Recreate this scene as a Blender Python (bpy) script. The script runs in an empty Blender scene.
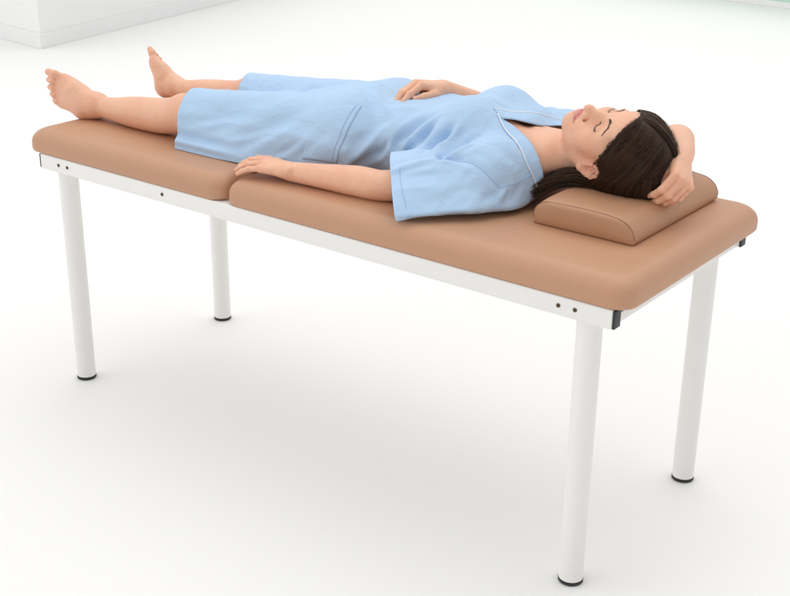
import bpy, bmesh, math, random
import numpy as np
from mathutils import Vector, Matrix
from mathutils.bvhtree import BVHTree
random.seed(7)
rng = np.random.default_rng(7)
SC = bpy.context.scene
COL = SC.collection
V = lambda *a: np.array(a, float)
def nrm(v):
    v = np.asarray(v, float)
    return v / np.linalg.norm(v)

# ------------------------------------------------------------------ tagging
def tag(o, label=None, cat=None, group=None, kind=None):
    for k, v in (('label', label), ('category', cat), ('group', group), ('kind', kind)):
        if v: o[k] = v
    return o
def empty(name, loc):
    o = bpy.data.objects.new(name, None)
    COL.objects.link(o); o.location = loc
    o.empty_display_size = .05
    return o
def link(name, me, mat, parent=None, smooth=True):
    o = bpy.data.objects.new(name, me)
    COL.objects.link(o)
    if mat: me.materials.append(mat)
    if smooth and len(me.polygons):
        me.polygons.foreach_set('use_smooth', np.ones(len(me.polygons), bool))
    if parent:
        o.parent = parent
        o.matrix_parent_inverse = Matrix.Translation(-Vector(parent.location)) if parent.type == 'EMPTY' else Matrix()
    return o
def from_bm(name, bm, mat, parent=None, smooth=True):
    bmesh.ops.recalc_face_normals(bm, faces=bm.faces)
    me = bpy.data.meshes.new(name); bm.to_mesh(me); bm.free()
    return link(name, me, mat, parent, smooth)
def from_arrays(name, verts, quads, mat, parent=None):
    me = bpy.data.meshes.new(name)
    verts = np.asarray(verts, np.float32); quads = np.asarray(quads, np.int32)
    n, m = len(verts), len(quads); k = quads.shape[1]
    me.vertices.add(n); me.vertices.foreach_set('co', verts.ravel())
    me.loops.add(m * k); me.loops.foreach_set('vertex_index', quads.ravel())
    me.polygons.add(m); me.polygons.foreach_set('loop_start', np.arange(m, dtype=np.int32) * k)
    me.update(calc_edges=True); me.validate()
    return link(name, me, mat, parent)

# ------------------------------------------------------------------ materials
def new_mat(name):
    m = bpy.data.materials.new(name); m.use_nodes = True
    nt = m.node_tree; b = nt.nodes['Principled BSDF']
    return m, nt, b
def N(nt, t, **kw):
    n = nt.nodes.new(t)
    for k, v in kw.items():
        if k in n.inputs: n.inputs[k].default_value = v
        else: setattr(n, k, v)
    return n
def noise_bump(nt, b, scale, strength, dist, detail=4, vec=None, chain=None):
    no = N(nt, 'ShaderNodeTexNoise', Scale=scale, Detail=detail)
    if vec: nt.links.new(vec, no.inputs['Vector'])
    bu = N(nt, 'ShaderNodeBump', Strength=strength, Distance=dist)
    nt.links.new(no.outputs['Fac'], bu.inputs['Height'])
    if chain: nt.links.new(chain, bu.inputs['Normal'])
    nt.links.new(bu.outputs['Normal'], b.inputs['Normal'])
    return bu.outputs['Normal']
def objcoord(nt):
    return N(nt, 'ShaderNodeTexCoord').outputs['Object']
def colour_noise(nt, b, c1, c2, scale, detail=3):
    no = N(nt, 'ShaderNodeTexNoise', Scale=scale, Detail=detail)
    nt.links.new(objcoord(nt), no.inputs['Vector'])
    mx = N(nt, 'ShaderNodeMix', data_type='RGBA')
    mx.inputs['A'].default_value = (*c1, 1); mx.inputs['B'].default_value = (*c2, 1)
    nt.links.new(no.outputs['Fac'], mx.inputs['Factor'])
    nt.links.new(mx.outputs['Result'], b.inputs['Base Color'])
    return mx
def mat_leather(name, c1, c2):
    m, nt, b = new_mat(name)
    colour_noise(nt, b, c1, c2, 9)
    b.inputs['Roughness'].default_value = .46
    b.inputs['Specular IOR Level'].default_value = .42
    oc = objcoord(nt)
    n1 = noise_bump(nt, b, 5, .10, .02, 2, oc)
    vo = N(nt, 'ShaderNodeTexVoronoi', Scale=620.0); nt.links.new(oc, vo.inputs['Vector'])
    bu = N(nt, 'ShaderNodeBump', Strength=.10, Distance=.0006)
    nt.links.new(vo.outputs['Distance'], bu.inputs['Height']); nt.links.new(n1, bu.inputs['Normal'])
    nt.links.new(bu.outputs['Normal'], b.inputs['Normal'])
    return m
def mat_simple(name, c1, c2, rough, scale=20, bump=0, bscale=300, spec=.5, metal=0):
    m, nt, b = new_mat(name)
    colour_noise(nt, b, c1, c2, scale)
    b.inputs['Roughness'].default_value = rough
    b.inputs['Specular IOR Level'].default_value = spec
    b.inputs['Metallic'].default_value = metal
    if bump: noise_bump(nt, b, bscale, bump, .001, 3, objcoord(nt))
    return m
M_TAN = mat_leather('tan_leather', (.520, .284, .168), (.540, .296, .178))
M_PILLOW = mat_leather('tan_pillow_leather', (.470, .250, .142), (.490, .262, .152))
M_SEAM = mat_simple('seam_thread', (.27, .135, .07), (.30, .15, .08), .7)
M_STEEL = mat_simple('white_powder_coat', (.855, .845, .82), (.875, .865, .84), .42, 14, .08, 700)
M_RUBBER = mat_simple('black_rubber', (.018, .018, .02), (.03, .03, .032), .5)
M_BRONZE = mat_simple('bronze_bolt', (.12, .075, .035), (.17, .11, .05), .4, 200, metal=.6)
M_FLOOR = mat_simple('white_studio_floor', (.852, .850, .846), (.862, .860, .856), .6, 1.2, spec=.25)
M_WALL = mat_simple('white_wall_paint', (.93, .93, .925), (.94, .94, .935), .7, 3, spec=.2)
M_SKIRT = mat_simple('grey_skirting', (.905, .905, .905), (.92, .92, .92), .6, 3, spec=.2)
M_MINT = mat_simple('mint_paint', (.55, .76, .66), (.58, .78, .69), .6, 3, spec=.2)

def mat_skin():
    m, nt, b = new_mat('skin')
    at = N(nt, 'ShaderNodeAttribute', attribute_name='Col')
    no = N(nt, 'ShaderNodeTexNoise', Scale=34.0, Detail=5.0); nt.links.new(objcoord(nt), no.inputs['Vector'])
    hs = N(nt, 'ShaderNodeMix', data_type='RGBA', blend_type='MULTIPLY'); hs.inputs['Factor'].default_value = 1
    rp = N(nt, 'ShaderNodeValToRGB')
    rp.color_ramp.elements[0].position = .3; rp.color_ramp.elements[0].color = (.96, .93, .92, 1)
    rp.color_ramp.elements[1].position = .7; rp.color_ramp.elements[1].color = (1, 1, 1, 1)
    nt.links.new(no.outputs['Fac'], rp.inputs['Fac'])
    n2 = N(nt, 'ShaderNodeTexNoise', Scale=11.0, Detail=4.0); nt.links.new(objcoord(nt), n2.inputs['Vector'])
    r2 = N(nt, 'ShaderNodeValToRGB')
    r2.color_ramp.elements[0].position = .35; r2.color_ramp.elements[0].color = (1, 1, 1, 1)
    r2.color_ramp.elements[1].position = .75; r2.color_ramp.elements[1].color = (.965, .86, .83, 1)
    nt.links.new(n2.outputs['Fac'], r2.inputs['Fac'])
    m2 = N(nt, 'ShaderNodeMix', data_type='RGBA', blend_type='MULTIPLY'); m2.inputs['Factor'].default_value = 1
    nt.links.new(at.outputs['Color'], m2.inputs['A']); nt.links.new(r2.outputs['Color'], m2.inputs['B'])
    nt.links.new(m2.outputs['Result'], hs.inputs['A']); nt.links.new(rp.outputs['Color'], hs.inputs['B'])
    nt.links.new(hs.outputs['Result'], b.inputs['Base Color'])
    n3 = N(nt, 'ShaderNodeTexNoise', Scale=120.0, Detail=5.0, Roughness=.65); nt.links.new(objcoord(nt), n3.inputs['Vector'])
    r3 = N(nt, 'ShaderNodeValToRGB')
    r3.color_ramp.elements[0].position = .32; r3.color_ramp.elements[0].color = (.96, .91, .90, 1)
    r3.color_ramp.elements[1].position = .66; r3.color_ramp.elements[1].color = (1, 1, 1, 1)
    nt.links.new(n3.outputs['Fac'], r3.inputs['Fac'])
    m3 = N(nt, 'ShaderNodeMix', data_type='RGBA', blend_type='MULTIPLY'); m3.inputs['Factor'].default_value = 1
    nt.links.new(hs.outputs['Result'], m3.inputs['A']); nt.links.new(r3.outputs['Color'], m3.inputs['B'])
    nt.links.new(m3.outputs['Result'], b.inputs['Base Color'])
    rr = N(nt, 'ShaderNodeMapRange'); rr.inputs['To Min'].default_value = .36; rr.inputs['To Max'].default_value = .54
    nt.links.new(n3.outputs['Fac'], rr.inputs['Value']); nt.links.new(rr.outputs['Result'], b.inputs['Roughness'])
    b.inputs['Specular IOR Level'].default_value = .45
    b.inputs['Subsurface Weight'].default_value = .22
    b.inputs['Subsurface Radius'].default_value = (1, .35, .2)
    b.inputs['Subsurface Scale'].default_value = .006
    n1 = noise_bump(nt, b, 260, .22, .0008, 5, objcoord(nt))
    return m
def mat_fabric(name, c1, c2):
    m, nt, b = new_mat(name)
    colour_noise(nt, b, c1, c2, 5, 4)
    b.inputs['Roughness'].default_value = .82
    b.inputs['Specular IOR Level'].default_value = .18
    b.inputs['Sheen Weight'].default_value = .12
    b.inputs['Sheen Roughness'].default_value = .5
    oc = objcoord(nt)
    mp = N(nt, 'ShaderNodeMapping'); mp.inputs['Scale'].default_value = (9, 17, 17); mp.inputs['Rotation'].default_value = (0, 0, .5); nt.links.new(oc, mp.inputs['Vector'])
    no = N(nt, 'ShaderNodeTexNoise', Scale=1.0, Detail=3.0, Distortion=.6); nt.links.new(mp.outputs['Vector'], no.inputs['Vector'])
    ab = N(nt, 'ShaderNodeMath', operation='SUBTRACT'); ab.inputs[1].default_value = .5; nt.links.new(no.outputs['Fac'], ab.inputs[0])
    a2 = N(nt, 'ShaderNodeMath', operation='ABSOLUTE'); nt.links.new(ab.outputs[0], a2.inputs[0])
    a3 = N(nt, 'ShaderNodeMath', operation='MINIMUM'); a3.inputs[1].default_value = .10; nt.links.new(a2.outputs[0], a3.inputs[0])
    bu0 = N(nt, 'ShaderNodeBump', Strength=.42, Distance=.020); bu0.invert = True; nt.links.new(a3.outputs[0], bu0.inputs['Height'])
    n1 = noise_bump(nt, b, 30, .16, .008, 3, oc, bu0.outputs['Normal'])
    n2 = noise_bump(nt, b, 900, .12, .0006, 2, oc, n1)
    return m
def mat_hair():
    m, nt, b = new_mat('dark_brown_hair')
    at = N(nt, 'ShaderNodeAttribute', attribute_name='tone')
    mx = N(nt, 'ShaderNodeMix', data_type='RGBA')
    mx.inputs['A'].default_value = (.0120, .0066, .0042, 1); mx.inputs['B'].default_value = (.115, .056, .029, 1)
    nt.links.new(at.outputs['Fac'], mx.inputs['Factor']); nt.links.new(mx.outputs['Result'], b.inputs['Base Color'])
    b.inputs['Roughness'].default_value = .40
    b.inputs['Specular IOR Level'].default_value = .34
    return m
M_SKIN = mat_skin()
M_GOWN = mat_fabric('pale_blue_cotton', (.440, .610, .820), (.460, .630, .840))
M_BAND = mat_fabric('pale_blue_band', (.435, .62, .85), (.455, .64, .87))
M_PIPE = mat_simple('white_piping', (.80, .83, .88), (.84, .87, .91), .7)
M_HAIR = mat_hair()
M_BROW = mat_simple('brow_hair', (.045, .027, .019), (.07, .042, .03), .6)

# ------------------------------------------------------------------ SDF toolkit
BIG = 9.0
class Cone:                     # tapered capsule
    def __init__(s, a, b, r1, r2, k=.012, op=1, flat=None):
        s.a = V(*a); s.b = V(*b); s.r1, s.r2, s.k, s.op = r1, r2, k, op
        s.flat = None
        if flat is not None:    # (axis, factor): squash along axis
            s.flat = (nrm(flat[0]), flat[1])
    def __call__(s, p):
        ba = s.b - s.a; q = p - s.a
        t = np.clip(q @ ba / (ba @ ba + 1e-12), 0, 1)
        d = q - t[:, None] * ba
        if s.flat:
            ax, f = s.flat
            c = d @ ax
            d = d + np.outer(c * (1 / f - 1), ax)
            return (np.sqrt((d * d).sum(1)) - (s.r1 + t * (s.r2 - s.r1))) * (f if f < 1 else 1)
        return np.sqrt((d * d).sum(1)) - (s.r1 + t * (s.r2 - s.r1))
def Ball(c, r, k=.012, op=1): return Cone(c, V(*c) + V(0, 0, 1e-5), r, r, k, op)
class Ell:
    def __init__(s, c, r, R=None, k=.012, op=1):
        s.c = V(*c); s.r = V(*r); s.R = np.eye(3) if R is None else np.asarray(R, float); s.k, s.op = k, op
    def __call__(s, p):
        q = (p - s.c) @ s.R.T                       # rows of R are the local axes
        k0 = np.sqrt(((q / s.r) ** 2).sum(1)); k1 = np.sqrt(((q / s.r ** 2) ** 2).sum(1)) + 1e-9
        return np.where(k0 < 1, (k0 - 1) * s.r.min(), k0 * (k0 - 1) / k1)
class Hull:                     # rounded convex hull of points
    def __init__(s, pts, r=.02, ks=.02, k=.02, op=1):
        P = np.array(pts, float); s.k, s.op, s.r, s.ks = k, op, r, ks
        c = P.mean(0); pl = []
        n = len(P)
        for i in range(n):
            for j in range(i + 1, n):
                for l in range(j + 1, n):
                    nn = np.cross(P[j] - P[i], P[l] - P[i]); L = np.linalg.norm(nn)
                    if L < 1e-9: continue
                    nn /= L
                    if nn @ (c - P[i]) > 0: nn = -nn
                    if ((P - P[i]) @ nn).max() < 1e-6:
                        if not any(nn @ q[0] > .9999 for q in pl): pl.append((nn, nn @ P[i]))
        s.pl = pl
    def __call__(s, p):
        d = None
        for nn, dd in s.pl:
            e = p @ nn - dd
            d = e if d is None else -smin(-d, -e, s.ks)
        return d - s.r
def smin(a, b, k):
    if k <= 0: return np.minimum(a, b)
    h = np.clip(.5 + .5 * (b - a) / k, 0, 1)
    return b + (a - b) * h - k * h * (1 - h)
def ev_group(prims, p):
    d = np.full(len(p), BIG)
    for pr in prims:
        e = pr(p)
        if pr.op > 0: d = e if d[0] == BIG and (d == BIG).all() else smin(d, e, pr.k)
        else: d = -smin(-d, e, pr.k)
    return d
def mesh_sdf(groups, bmin, bmax, h, B=14, extra=None):
    """surface nets over sparse blocks; groups = lists of prims, hard-unioned"""
    bmin = V(*bmin); nb = np.ceil((V(*bmax) - bmin) / (B * h)).astype(int)
    dims = nb * B + 2
    bi = np.stack(np.meshgrid(*[np.arange(k) for k in nb], indexing='ij'), -1).reshape(-1, 3)
    cen = bmin + (bi + .5) * B * h; hd = .87 * B * h
    keep = np.zeros(len(bi), bool); inc = []
    for g in groups:
        mk = []; dm = np.full(len(bi), BIG)
        for pr in g:
            e = pr(cen); mk.append(e < hd * 1.3 + pr.k * 1.5 + .010)
            if pr.op > 0: dm = np.minimum(dm, e - pr.k * .5)
        inc.append(np.array(mk)); keep |= np.abs(ev_group(g, cen)) < hd * 1.6 + .01
    ar = np.arange(B + 1)
    G = np.stack(np.meshgrid(ar, ar, ar, indexing='ij'), -1)
    Gf = G.reshape(-1, 3) * h
    corners = [(i, j, k) for i in (0, 1) for j in (0, 1) for k in (0, 1)]
    edges = [(a, b) for a in range(8) for b in range(a + 1, 8) if sum(abs(np.array(corners[a]) - corners[b])) == 1]
    ids, pos, quads = [], [], []
    for n in np.nonzero(keep)[0]:
        o = bmin + bi[n] * B * h; P = Gf + o
        D = np.full(len(P), BIG)
        for g, mk in zip(groups, inc):
            sel = [pr for pr, m in zip(g, mk[:, n]) if m]
            if not sel or all(s.op < 0 for s in sel): continue
            D = np.minimum(D, ev_group(sel, P))
        if extra is not None: D = D + extra(P)
        S = D < 0
        if S.all() or not S.any(): continue
        D = D.reshape(B + 1, B + 1, B + 1); S = S.reshape(D.shape)
        cs = [S[c[0]:B + c[0], c[1]:B + c[1], c[2]:B + c[2]] for c in corners]
        cnt = sum(c.astype(np.int8) for c in cs)
        I = np.argwhere((cnt > 0) & (cnt < 8))
        if not len(I): continue
        vals = np.stack([D[I[:, 0] + c[0], I[:, 1] + c[1], I[:, 2] + c[2]] for c in corners], 1)
        acc = np.zeros((len(I), 3)); w = np.zeros(len(I))
        for a, b in edges:
            va, vb = vals[:, a], vals[:, b]; m = (va < 0) != (vb < 0)
            t = np.where(m, va / np.where(m, va - vb, 1), 0)
            acc += np.where(m[:, None], np.array(corners[a]) + t[:, None] * (np.array(corners[b]) - np.array(corners[a])), 0); w += m
        pos.append(o + (I + acc / w[:, None]) * h)
        gi = I + bi[n] * B
        ids.append((gi[:, 0] * dims[1] + gi[:, 1]) * dims[2] + gi[:, 2])
        for ax in range(3):
            sl0 = [slice(0, B)] * 3; sl1 = [slice(0, B)] * 3; sl1[ax] = slice(1, B + 1)
            A, C = S[tuple(sl0)], S[tuple(sl1)]
            E = np.argwhere(A != C)
            if not len(E): continue
            flip = A[E[:, 0], E[:, 1], E[:, 2]]
            u, v = (ax + 1) % 3, (ax + 2) % 3
            q = []
            for du, dv in ((0, 0), (1, 0), (1, 1), (0, 1)):
                c = E + bi[n] * B; c[:, u] -= du; c[:, v] -= dv
                q.append((c[:, 0] * dims[1] + c[:, 1]) * dims[2] + c[:, 2])
            q = np.stack(q, 1); q[~flip] = q[~flip][:, ::-1]
            quads.append(q)
    ids = np.concatenate(ids); pos = np.concatenate(pos); quads = np.concatenate(quads)
    o = np.argsort(ids); ids, pos = ids[o], pos[o]
    f = np.searchsorted(ids, quads); f = np.clip(f, 0, len(ids) - 1)
    ok = (ids[f] == quads).all(1)
    return pos, f[ok]

def fill_holes(q):
    """close the odd open cell with small fans so the surface is one closed skin"""
    e = np.concatenate([q[:, [i, (i + 1) % 4]] for i in range(4)]).astype(np.int64)
    key = e[:, 0] * (1 << 32) + e[:, 1]; rev = e[:, 1] * (1 << 32) + e[:, 0]
    open_ = e[~np.isin(key, rev)]
    nxt = {int(b): int(a) for a, b in open_}; add = []; seen = set()
    for st in list(nxt):
        if st in seen: continue
        loop = []; cur = st
        while cur in nxt and cur not in seen and len(loop) < 40: seen.add(cur); loop.append(cur); cur = nxt[cur]
        if cur != st or len(loop) < 3: continue
        for i in range(1, len(loop) - 1, 2):
            c = loop[i + 2] if i + 2 < len(loop) else None
            add.append([loop[0], loop[i], loop[i + 1], c] if c is not None else [loop[0], loop[i], loop[i + 1], loop[i + 1]])
    print('open edges', len(open_), 'filled', len(add))
    add = [a for a in add if len(set(a)) == 4]
    return np.concatenate([q, np.array(add, q.dtype).reshape(-1, 4)]) if add else q

# ------------------------------------------------------------------ exam couch
ZT = .770
couch = empty('examination_couch', (0, 0, 0))
tag(couch, 'tan upholstered examination couch on four round white legs', 'examination couch')
def rounded_slab(name, x0, x1, y0, y1, z0, z1, rt, rc, mat, parent, rtx=None, dome=.003):
    """upholstered block: big round top edge, small round bottom edge, rounded plan corners"""
    bm = bmesh.new(); rings = []
    prof = [(.012, z0), (.004, z0 + .001), (0.0005, z0 + .006), (0, z0 + .012)]
    zt0 = z1 - rt * .92
    for i in range(0, 13):
        a = i / 12 * math.pi / 2
        prof.append((rt * (1 - math.cos(a)), zt0 + (z1 - zt0) * math.sin(a)))
    prof += [(rt + .03, z1 + dome * .5), (rt + .07, z1 + dome * .8), (rt + .12, z1 + dome)]
    for ins, z in prof:
        r = max(rc - ins * .35, .006); ring = []
        ax0, ax1, ay0, ay1 = x0 + ins, x1 - ins, y0 + ins, y1 - ins
        for cx, cy, a0 in ((ax1 - r, ay1 - r, 0), (ax0 + r, ay1 - r, 90), (ax0 + r, ay0 + r, 180), (ax1 - r, ay0 + r, 270)):
            for k in range(9):
                a = math.radians(a0 + k * 11.25)
                ring.append(bm.verts.new((cx + r * math.cos(a), cy + r * math.sin(a), z)))
        rings.append(ring)
    n = len(rings[0])
    for A, B_ in zip(rings, rings[1:]):
        for i in range(n): bm.faces.new((A[i], A[(i + 1) % n], B_[(i + 1) % n], B_[i]))
    bm.faces.new(rings[0][::-1]); bm.faces.new(rings[-1])
    return from_bm(name, bm, mat, parent)
YN, YF = -.338, .352
rounded_slab('foot_cushion', -.976, -.193, YN, YF, .7055, ZT, .043, .045, M_TAN, couch)
rounded_slab('head_cushion', -.187, .956, YN, YF, .7055, ZT, .043, .045, M_TAN, couch)
# couch frame, with bounce boards added under the cushions
def box_bm(bm, lo, hi, bev=.0):
    g = bmesh.ops.create_cube(bm, size=1)['verts']
    for v in g:
        v.co = Vector([lo[i] + (v.co[i] + .5) * (hi[i] - lo[i]) for i in range(3)])
    if bev:
        es = list({e for v in g for e in v.link_edges})
        bmesh.ops.bevel(bm, geom=es, offset=bev, segments=3, profile=.5, affect='EDGES')
def cyl_bm(bm, a, b, r, n=40, r2=None):
    a, b = Vector(a), Vector(b); d = b - a
    q = d.to_track_quat('Z', 'Y').to_matrix().to_4x4()
    bmesh.ops.create_cone(bm, cap_ends=True, segments=n, radius1=r, radius2=r if r2 is None else r2, depth=d.length,
                          matrix=Matrix.Translation((a + b) / 2) @ q)
def sharp(o, ang=40):
    me = o.data
    me.set_sharp_from_angle(angle=math.radians(ang)); return o
HL, HY, Z0, Z1 = .920, .334, .6605, .7045
for s in (-1, 1):
    bm = bmesh.new()
    box_bm(bm, (-HL, min(s * HY, s * (HY - .03)), Z0), (HL, max(s * HY, s * (HY - .03)), Z1), .0035)
    rail = sharp(from_bm('side_rail', bm, M_STEEL, couch))
    for e in (-1, 1):
        bm = bmesh.new()
        box_bm(bm, (min(e * HL, e * (HL + .006)), min(s * (HY - .0015), s * (HY - .0285)), Z0 + .0015),
               (max(e * HL, e * (HL + .006)), max(s * (HY - .0015), s * (HY - .0285)), Z1 - .0015), .002)
        sharp(from_bm('end_cap', bm, M_RUBBER, rail))
    if s < 0:
        for bx in (-.839, -.801, -.413, .794, .834):
            bm = bmesh.new()
            cyl_bm(bm, (bx, -HY + .002, .6835), (bx, -HY - .0016, .6835), .0052, 24, .0046)
            o = sharp(from_bm('bolt', bm, M_BRONZE, rail))
            bm = bmesh.new(); cyl_bm(bm, (bx, -HY - .0012, .6835), (bx, -HY - .0022, .6835), .0026, 6)
            bo = bm
            for f in bm.faces: f.smooth = False
            me = bpy.data.meshes.new('bolt_socket'); bm.to_mesh(me); bm.free(); me.materials.append(M_RUBBER)
            # the hex socket is one mesh with its bolt
            bmj = bmesh.new(); bmj.from_mesh(o.data); k = len(bmj.faces); bmj.from_mesh(me)
            o.data.materials.append(M_RUBBER); bmj.faces.ensure_lookup_table()
            for f in bmj.faces[k:]: f.material_index = 1
            bmj.to_mesh(o.data); bmj.free()
for e in (-1, 1):
    bm = bmesh.new()
    xo, xi = e * (HL - .003), e * (HL - .033)
    box_bm(bm, (min(xo, xi), -HY + .0305, Z0 + .002), (max(xo, xi), HY - .0305, Z1 - .001), .003)
    er = sharp(from_bm('end_rail', bm, M_STEEL, couch))
    for by in (-.285, -.262):
        bm = bmesh.new(); cyl_bm(bm, (e * (HL - .005), by, .69), (e * (HL - .0015), by, .69), .0035, 20)
        sharp(from_bm('bolt', bm, M_RUBBER, er))
for x in (-.45, .45):
    bm = bmesh.new(); box_bm(bm, (x - .015, -HY + .031, Z0 + .006), (x + .015, HY - .031, Z1 - .006), .002)
    sharp(from_bm('cross_bar', bm, M_STEEL, couch))
for a, b in ((-.884, -.197), (-.183, .884)):  # white boards added to bounce light back onto the floor under the couch
    bm = bmesh.new(); box_bm(bm, (a, -HY + .032, Z1 - .0055), (b, HY - .032, Z1 + .0008), .001)
    sharp(from_bm('bounce_board', bm, M_STEEL, couch))
for x, y in ((-.853, -.2925), (.849, -.2925), (.849, .2925), (-.853, .2925)):
    bm = bmesh.new(); cyl_bm(bm, (x, y, .010), (x, y, Z0 + .001), .028, 56)
    leg = sharp(from_bm('leg', bm, M_STEEL, couch))
    bm = bmesh.new(); cyl_bm(bm, (x, y, 0.0002), (x, y, .0098), .0288, 56, .0288)
    bmesh.ops.bevel(bm, geom=[e for e in bm.edges if len(e.link_faces) == 2 and abs(e.calc_face_angle(0)) > 1], offset=.002, segments=2, affect='EDGES')
    sharp(from_bm('rubber_foot', bm, M_RUBBER, leg))

# ------------------------------------------------------------------ pillow
PX0, PX1, PY0, PY1 = .603, .858, -.134, .292
def pillow_top(x, y):
    u = (x - PX0) / (PX1 - PX0)
    return 0
pil = None
def build_pillow():
    global pil
    bm = bmesh.new(); ny = 40; rows = []
    prof = []
    W_ = PX1 - PX0; H_ = .066
    rl, rr = .040, .052
    prof.append((0.004, 0))
    prof.append((0, .006)); prof.append((0, .014))
    for i in range(1, 11):
        a = i / 10 * math.pi / 2
        prof.append((rl * (1 - math.cos(a)), H_ - .004 - rl + .0 + rl * math.sin(a) if H_ - .004 - rl > .014 else .014 + (H_ - .018) * math.sin(a)))
    for i in range(1, 10):
        t = i / 10
        prof.append((rl + (W_ - rl - rr) * t, H_ - .004 + .0025 * math.sin(math.pi * t)))
    for i in range(0, 11):
        a = i / 10 * math.pi / 2
        prof.append((W_ - rr + rr * math.sin(a), .012 + (H_ - .018) * math.cos(a)))
    prof.append((W_, .005)); prof.append((W_ - .004, 0))
    nP = len(prof)
    for j in range(ny + 1):
        t = j / ny; y = PY0 + (PY1 - PY0) * t
        row = []
        edge = min(t, 1 - t) * (PY1 - PY0)
        sq = 1 - .10 * math.exp(-edge / .02)                 # ends draw in a little
        for (px, pz) in prof:
            z = pz * (sq if pz > .02 else 1)
            if pz > .03:                                      # dent under the head
                dx, dy = px + PX0 - .735, y - .07
                z -= .009 * math.exp(-(dx / .085) ** 2 - (dy / .095) ** 2)
            row.append(bm.verts.new((PX0 + px, y, ZT + .0035 + z)))
        rows.append(row)
    for A, B_ in zip(rows, rows[1:]):
        for i in range(nP): bm.faces.new((A[i], A[(i + 1) % nP], B_[(i + 1) % nP], B_[i]))
    caps = []
    for row, yy in ((rows[0], -1), (rows[-1], 1)):            # slightly puffed end panels
        cur = row
        c = sum((v.co for v in row), Vector()) / len(row)
        for s_, out in ((.93, .0035), (.8, .006), (.5, .0075)):
            new = []
            for v in row:
                co = c + (v.co - c) * s_; co.y = v.co.y + yy * out; new.append(bm.verts.new(co))
            for i in range(nP): bm.faces.new((cur[i], cur[(i + 1) % nP], new[(i + 1) % nP], new[i]))
            cur = new
        bm.faces.new(cur)
    pts = [[v.co.copy() for v in rows[0]], [v.co.copy() for v in rows[-1]]]
    pil = from_bm('pillow', bm, M_PILLOW, None); sharp(pil, 50)
    tag(pil, 'tan block pillow with rounded edges lying on the head end of the couch', 'pillow')
    for P, s in zip(pts, (-1, 1)):
        tube_obj('seam', [p + Vector((0, s * .0004, 0)) for p in P[2:-2]], .0009, M_SEAM, pil)
def tube_arrays(pts, r, n=6, taper=None):
    P = np.array([tuple(p) for p in pts], float); m = len(P)
    T = np.gradient(P, axis=0); T /= np.linalg.norm(T, axis=1)[:, None] + 1e-12
    up = V(.3, .2, .93); vs = []
    a = np.cross(T, up); a /= np.linalg.norm(a, axis=1)[:, None] + 1e-9; b = np.cross(T, a)
    R_ = np.full(m, r) if taper is None else r * np.asarray(taper)
    ang = np.arange(n) * 2 * np.pi / n
    vs = (P[:, None, :] + R_[:, None, None] * (np.cos(ang)[None, :, None] * a[:, None, :] + np.sin(ang)[None, :, None] * b[:, None, :])).reshape(-1, 3)
    i = np.arange(m - 1)[:, None] * n; j = np.arange(n)[None, :]
    q = np.stack([i + j, i + (j + 1) % n, i + n + (j + 1) % n, i + n + j], -1).reshape(-1, 4)
    return vs, q
def tube_obj(name, pts, r, mat, parent, n=6):
    v, q = tube_arrays(pts, r, n)
    return from_arrays(name, v, q, mat, parent)
build_pillow()

# ------------------------------------------------------------------ the woman: body as one distance field
CAM_C = (1.9876, -2.4626, 1.6878); CAM_R = (-.6518, .3895, .0113); CAM_F = 1248.97
CAM_C = (1.9876, -2.4626, 1.6878); CAM_R = (-.6518, .3895, .0113); CAM_F = 1248.97
EXPO = 0.0
WORLD = dict(strength=.94, wall=(.75, .747, .742), ceil=(.40, .40, .40), lobes=[((-.1, .3, .9), 4, 2.0), ((-.6, -.6, .5), 6, 1.0)])  # lobes are glow added to the world, no softboxes are built
LAMPS = []
def studio_world(nt, strength, wall, ceil, lobes):
    """white studio round the couch: bright walls, dimmer ceiling, added soft bright lobes standing in for softboxes"""
    bg = nt.nodes['Background']; bg.inputs['Strength'].default_value = strength
    def nd(t, **kw):
        n = nt.nodes.new(t)
        for k, v in kw.items(): setattr(n, k, v)
        return n
    tc = nd('ShaderNodeTexCoord'); vn = nd('ShaderNodeVectorMath', operation='NORMALIZE'); nt.links.new(tc.outputs['Generated'], vn.inputs[0])
    sx = nd('ShaderNodeSeparateXYZ'); nt.links.new(vn.outputs['Vector'], sx.inputs['Vector'])
    rp = nd('ShaderNodeValToRGB'); nt.links.new(sx.outputs['Z'], rp.inputs['Fac'])
    e = rp.color_ramp.elements; e[0].position = 0; e[0].color = (*wall, 1); e[1].position = 1; e[1].color = (*ceil, 1)
    cur = rp.outputs['Color']
    for d, p, s in lobes:
        L = math.sqrt(sum(x * x for x in d))
        dp = nd('ShaderNodeVectorMath', operation='DOT_PRODUCT'); nt.links.new(vn.outputs['Vector'], dp.inputs[0]); dp.inputs[1].default_value = [x / L for x in d]
        mx = nd('ShaderNodeMath', operation='MAXIMUM'); nt.links.new(dp.outputs['Value'], mx.inputs[0]); mx.inputs[1].default_value = 0
        pw = nd('ShaderNodeMath', operation='POWER'); nt.links.new(mx.outputs[0], pw.inputs[0]); pw.inputs[1].default_value = p
        sc = nd('ShaderNodeVectorMath', operation='SCALE'); sc.inputs[0].default_value = (1, .993, .983); nt.links.new(pw.outputs[0], sc.inputs['Scale'])
        s2 = nd('ShaderNodeVectorMath', operation='SCALE'); nt.links.new(sc.outputs[0], s2.inputs[0]); s2.inputs['Scale'].default_value = s
        ad = nd('ShaderNodeVectorMath', operation='ADD'); nt.links.new(cur, ad.inputs[0]); nt.links.new(s2.outputs[0], ad.inputs[1]); cur = ad.outputs[0]
    nt.links.new(cur, bg.inputs['Color'])

H_BODY = .0022
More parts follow.
